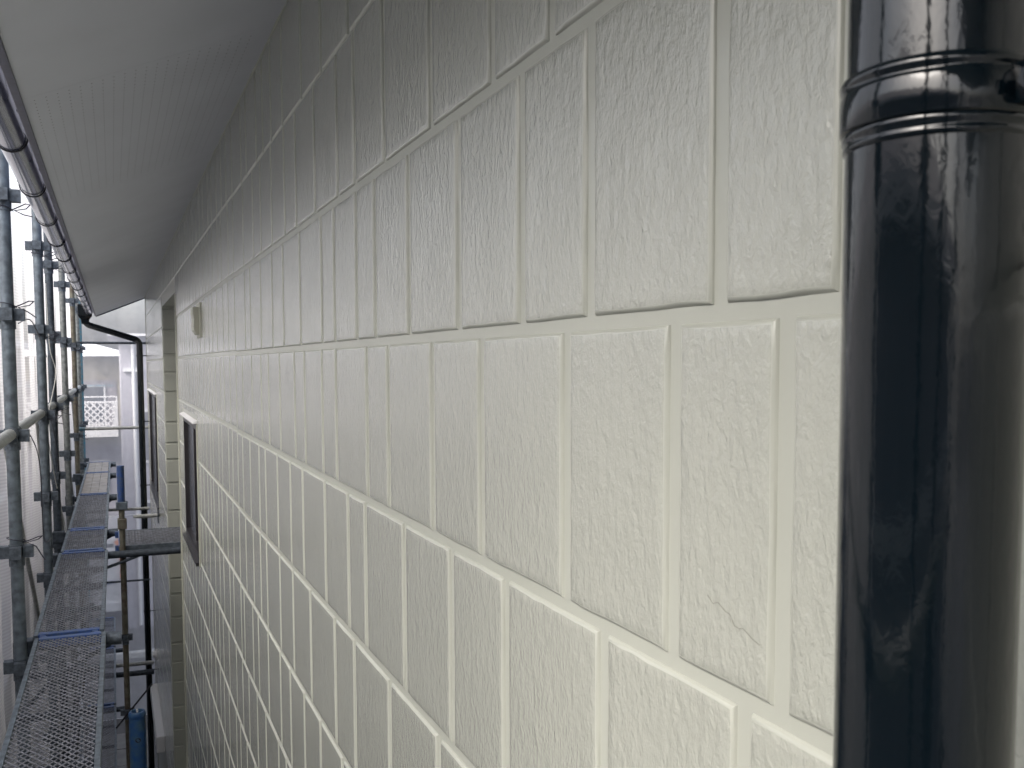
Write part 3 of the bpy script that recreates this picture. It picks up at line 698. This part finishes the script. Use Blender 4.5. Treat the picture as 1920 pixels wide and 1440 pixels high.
# ------------------------------------------------------------ white mesh sheets
def sheet(p, q, z0, z1, M, label, folds=5, amp=.03, seed=0, group='white mesh sheets hung on the scaffold'):
    p = Vector(p); q = Vector(q); d = q-p; L = d.length; nrm = Vector((-d.y, d.x, 0)).normalized()
    nx, nz = 72, 24; v = []; f = []
    for j in range(nz+1):
        z = z0+(z1-z0)*j/nz
        for i in range(nx+1):
            s_ = i/nx; ph = seed*3.7
            a = amp*(noise.noise((s_*folds*1.7+ph, z*.12, ph))+.6*noise.noise((s_*folds*4+ph, z*.3, 5)))
            e = min(s_, 1-s_)*2; a = a*min(1, e*4)+.02*math.exp(-((e*14)**2))
            a += .015*noise.noise((s_*2, z*1.1, ph))
            P = p+d*s_+nrm*a; v.append((P.x, P.y, z))
    for j in range(nz):
        for i in range(nx):
            a = j*(nx+1)+i; f.append((a, a+1, a+nx+2, a+nx+1))
    t = thing('mesh_sheet', label, 'mesh sheet', (0, 0, 0), group)
    MB().add(v, f).build('fabric', M, t, smooth=True)
    for z in (z0+.02, (z0+z1)/2-.9, z1-.02):
        jn = min(range(nz+1), key=lambda j: abs(z0+(z1-z0)*j/nz-z))
        row = v[jn*(nx+1):(jn+1)*(nx+1)]
        MB().tube([(a, b, c) for a, b, c in row[::2]], .006, 5).build('hem', M_white, t, smooth=True)
    return t
SX = -.66
sy = [-4.0, -1.9, .8, 3.45, 6.12, 8.62, 10.2, 12.65, 14.3, 15.85, 18.1, 19.4]
sl_ = ['behind the camera', 'beside the camera, rear bay', 'beside the camera, front bay', 'just outside the left edge of the photo', 'behind the gap after the widest upright', 'behind the second upright', 'in the third bay of the row', 'in the fourth bay of the row', 'in the fifth bay of the row', 'in the seventh bay of the row', 'closing the corner at the far end']
for i, ((a, b), l) in enumerate(zip(zip(sy, sy[1:]), sl_)):
    if i == 1: continue            # this bay stands open beside the camera
    sheet((SX, a, 0), (SX, b, 0), .25, ZC(2.6), M_sheet, 'long white mesh sheet '+l, seed=i+1, amp=.05)
sheet((SX, -4.0, 0), (W, -4.0, 0), .25, ZC(2.0), M_sheet2, 'unseen white mesh sheet added behind the camera to close the bright gap in the pipe reflection', seed=44, amp=.04, folds=4)  # added out of view, closes a bright gap mirrored in the near pipe
sheet((SX, 19.42, 0), (2.6, 19.42, 0), .25, ZC(2.6), M_sheet2, 'see-through white mesh sheet across the far end of the passage', seed=31, amp=.05, folds=4)

# ------------------------------------------------------------ houses beyond
def win(parent, x0, x1, y, z0, z1, curtain=M_white, fr=M_white):
    t = .06
    f = MB().box(x0, x1, y-.05, y-.01, z0, z0+t).box(x0, x1, y-.05, y-.01, z1-t, z1).box(x0, x0+t, y-.05, y-.01, z0+t, z1-t).box(x1-t, x1, y-.05, y-.01, z0+t, z1-t).build('window', fr, parent)
    xm = (x0+x1)/2
    MB().box(x0+t, xm-.02, y-.035, y-.012, z0+t, z1-t).build('pane', M_glass, f); MB().box(xm+.02, x1-t, y-.035, y-.012, z0+t, z1-t).build('pane', M_glass, f)
    MB().box(xm-.02, xm+.02, y-.045, y-.012, z0+t, z1-t).build('sash', fr, f)
ch = thing('house', 'cream two-storey house with a white lattice balcony seen through the far sheet', 'house', (0, 0, 0))
MB().box(-5, .42, 36, 44, 0, ZC(.27)).build('wall', M_cream, ch)
MB().box(-5, .42, 35.98, 35.996, 0, ZC(-2.75)).build('lower_wall', M_lilac, ch)
rf = MB(); rf.add([(-5.6, 35.3, ZC(.27)), (.9, 35.3, ZC(.27)), (.9, 44.7, ZC(.27)), (-5.6, 44.7, ZC(.27)), (-4, 39.5, ZC(.75)), (-.6, 39.5, ZC(.75)), (-.6, 40.5, ZC(.75)), (-4, 40.5, ZC(.75))],
   [(0, 3, 2, 1), (0, 1, 5, 4), (1, 2, 6, 5), (2, 3, 7, 6), (3, 0, 4, 7), (4, 5, 6, 7)]).build('roof', M_roof, ch)
MB().box(-3, .1, 35.96, 35.994, ZC(-2.15), ZC(-.55)).build('balcony_shade_panel', M_mauve, ch); win(ch, -1.9, -.25, 35.96, ZC(-2.1), ZC(-.72)); win(ch, -1.6, -.2, 35.98, ZC(-4.5), ZC(-3.3))  # darker panel paints recess shade behind the lattice so it stands out
MB().box(-3, .12, 35.0, 36.0, ZC(-2.45), ZC(-2.15)).build('balcony_slab', M_white, ch)
bal = MB().box(-3, .12, 34.98, 35.03, ZC(-1.31), ZC(-1.24)).box(-3, .12, 34.98, 35.03, ZC(-2.15), ZC(-2.08)).box(-.02, .12, 34.98, 35.03, ZC(-2.08), ZC(-1.31)).box(-3, .12, 34.99, 35.04, ZC(-1.12), ZC(-1.07)).box(.07, .12, 34.99, 35.04, ZC(-1.24), ZC(-1.12))
br = bal.build('balcony_rail', M_white, ch)
lt = MB()
for s_ in (-1, 1):
    for i in range(-5, 17):
        xa = -3+i*.21; xb = xa+.77; za, zb = -2.08, -1.31
        if s_ < 0: za, zb = zb, za
        def clipx(x, xa=xa, xb=xb, za=za, zb=zb): return za+(zb-za)*(x-xa)/(xb-xa)
        l0, l1 = max(xa, -3), min(xb, -.02)
        if l1-l0 < .03: continue
        P = Vector((l0, 35.0+.01*s_, ZC(clipx(l0)))); Q = Vector((l1, 35.0+.01*s_, ZC(clipx(l1))))
        d = (Q-P).normalized(); nn = Vector((-d.z, 0, d.x))*.026; o_ = Vector((0, .008, 0))
        lt.add([P-nn-o_, P+nn-o_, Q+nn-o_, Q-nn-o_, P-nn+o_, P+nn+o_, Q+nn+o_, Q-nn+o_], [(0, 1, 2, 3), (4, 7, 6, 5), (0, 3, 7, 4), (1, 5, 6, 2), (0, 4, 5, 1), (3, 2, 6, 7)])
lt.build('lattice', M_white, br)
MB().tube([(-3, 35.3, ZC(-.73)), (.05, 35.3, ZC(-.73))], .02, 8).build('laundry_pole', M_teal, ch)
MB().tube([(-.35, 35.9, ZC(-.32)), (-.2, 35.85, ZC(-.37)), (-.12, 35.85, ZC(-.36)), (-.13, 35.9, ZC(-.26))], .015, 6).build('wall_hook', M_blackm, ch)
lh = thing('house', 'pale lilac house with white corner pipe right of the balcony house', 'house', (0, 0, 0))
MB().box(.2, 6, 27, 33.9, 0, ZC(.72)).build('wall', M_lilac, lh)
MB().box(-.1, 6.3, 26.6, 34, ZC(.72), ZC(.78)).build('roof', M_white, lh)
MB().tube([(.50, 26.93, .1), (.50, 26.93, ZC(.71))], .05, 10).build('white_pipe', M_white, lh, smooth=True)
win(lh, .62, 1.3, 27, ZC(-2.6), ZC(-1.2)); win(lh, .62, 1.3, 27, ZC(-4.9), ZC(-3.6))
MB().box(.25, .7, 26.9, 26.99, ZC(-.2), ZC(-.1)).build('string_course', M_white, lh)
mh = thing('house', 'long mauve neighbour house with white bands behind the left hand sheets', 'house', (0, 0, 0))
MX = -2.35
MB().box(-11, MX, -8, 31, 0, ZC(.42)).build('wall', M_mauve, mh)
MB().box(-11.4, MX+.25, -8.4, 31.4, ZC(.421), ZC(.559)).build('eave', M_white, mh)
MB().box(MX+.003, MX+.05, -8, 31, ZC(-.62), ZC(-.5)).build('band', M_white, mh)
MB().box(MX+.003, MX+.05, -8, 31, ZC(-3.0), ZC(-2.85)).build('band', M_white, mh)
MB().box(-11, MX, 31.003, 31.05, ZC(-.62), ZC(-.5)).build('band', M_white, mh)
MB().add([(-11.4, -8.4, ZC(.56)), (MX+.25, -8.4, ZC(.56)), (MX+.25, 31.4, ZC(.56)), (-11.4, 31.4, ZC(.56)), (-6.7, -5, ZC(2.2)), (-6.7, 28, ZC(2.2))], [(0, 3, 2, 1), (1, 2, 5, 4), (3, 0, 4, 5), (0, 1, 4), (2, 3, 5)]).build('roof', M_mauve, mh)
for y0 in (-4, 2, 7.5, 14, 20, 26):
    for z0, z1 in ((-2.2, -1.0), (-4.8, -3.4)):
        f = MB().box(MX+.01, MX+.06, y0, y0+.06, ZC(z0), ZC(z1)).box(MX+.01, MX+.06, y0+1.6, y0+1.66, ZC(z0), ZC(z1)).box(MX+.01, MX+.06, y0+.06, y0+1.6, ZC(z0), ZC(z0)+.06).box(MX+.01, MX+.06, y0+.06, y0+1.6, ZC(z1)-.06, ZC(z1)).build('window', M_white, mh)
        MB().box(MX+.005, MX+.03, y0+.06, y0+1.6, ZC(z0)+.06, ZC(z1)-.06).build('pane', M_glass, f)

# parked van
van = thing('van', 'small white van parked tail towards the passage with orange tail lamps', 'van', (-.86, 27.5, 0)); van.scale = (1.32, 1.32, 1.32)
prof = [(0, .35), (0, .95), (.06, 1.45), (.16, 1.84), (.5, 1.9), (2.5, 1.88), (3.0, 1.35), (3.35, 1.1), (3.4, .6), (3.35, .32)]
vb = MB(); n = len(prof)
sec = [(-.735, 1), (-.74, 1), (.74, 1), (.735, 1)]
v = [(-.74, y, z) for y, z in prof]+[(.74, y, z) for y, z in prof]
vb.add(v, [tuple(range(n)), tuple(reversed(range(n, 2*n)))]+[(i, i+n, (i+1) % n+n, (i+1) % n) for i in range(n)])
vb.build('body', M_vanw, van, bevel=.06)
MB().add([(-.6, .02, 1.05), (.6, .02, 1.05), (.56, .105, 1.66), (-.56, .105, 1.66), (-.6, .06, 1.05), (.6, .06, 1.05), (.56, .15, 1.66), (-.56, .15, 1.66)], [(0, 1, 2, 3), (0, 4, 5, 1), (1, 5, 6, 2), (2, 6, 7, 3), (3, 7, 4, 0)]).build('rear_window', M_glass, van)
for s_ in (-1, 1):
    MB().tube([(s_*.70, -.01, .98), (s_*.715, -.005, 1.2), (s_*.70, .03, 1.5), (s_*.62, .09, 1.72)], .04, 8).build('tail_light', M_orange, van, smooth=True)
    for y in (.6, 2.8):
        w2 = MB().tube([(s_*.62, y, .27), (s_*.75, y, .27)], .27, 20).build('wheel', M_tyre, van, smooth=True)
        MB().tube([(s_*.74, y, .27), (s_*.758, y, .27)], .17, 14).build('rim', M_galv, w2)
MB().box(-.72, .72, -.06, .02, .3, .5).build('bumper', M_vanw, van, bevel=.02)
MB().box(.42, .58, -.012, .004, .86, .92).build('badge', M_blue, van)
MB().box(-.17, .17, -.012, .004, .6, .77).build('number_plate', M_white, van)
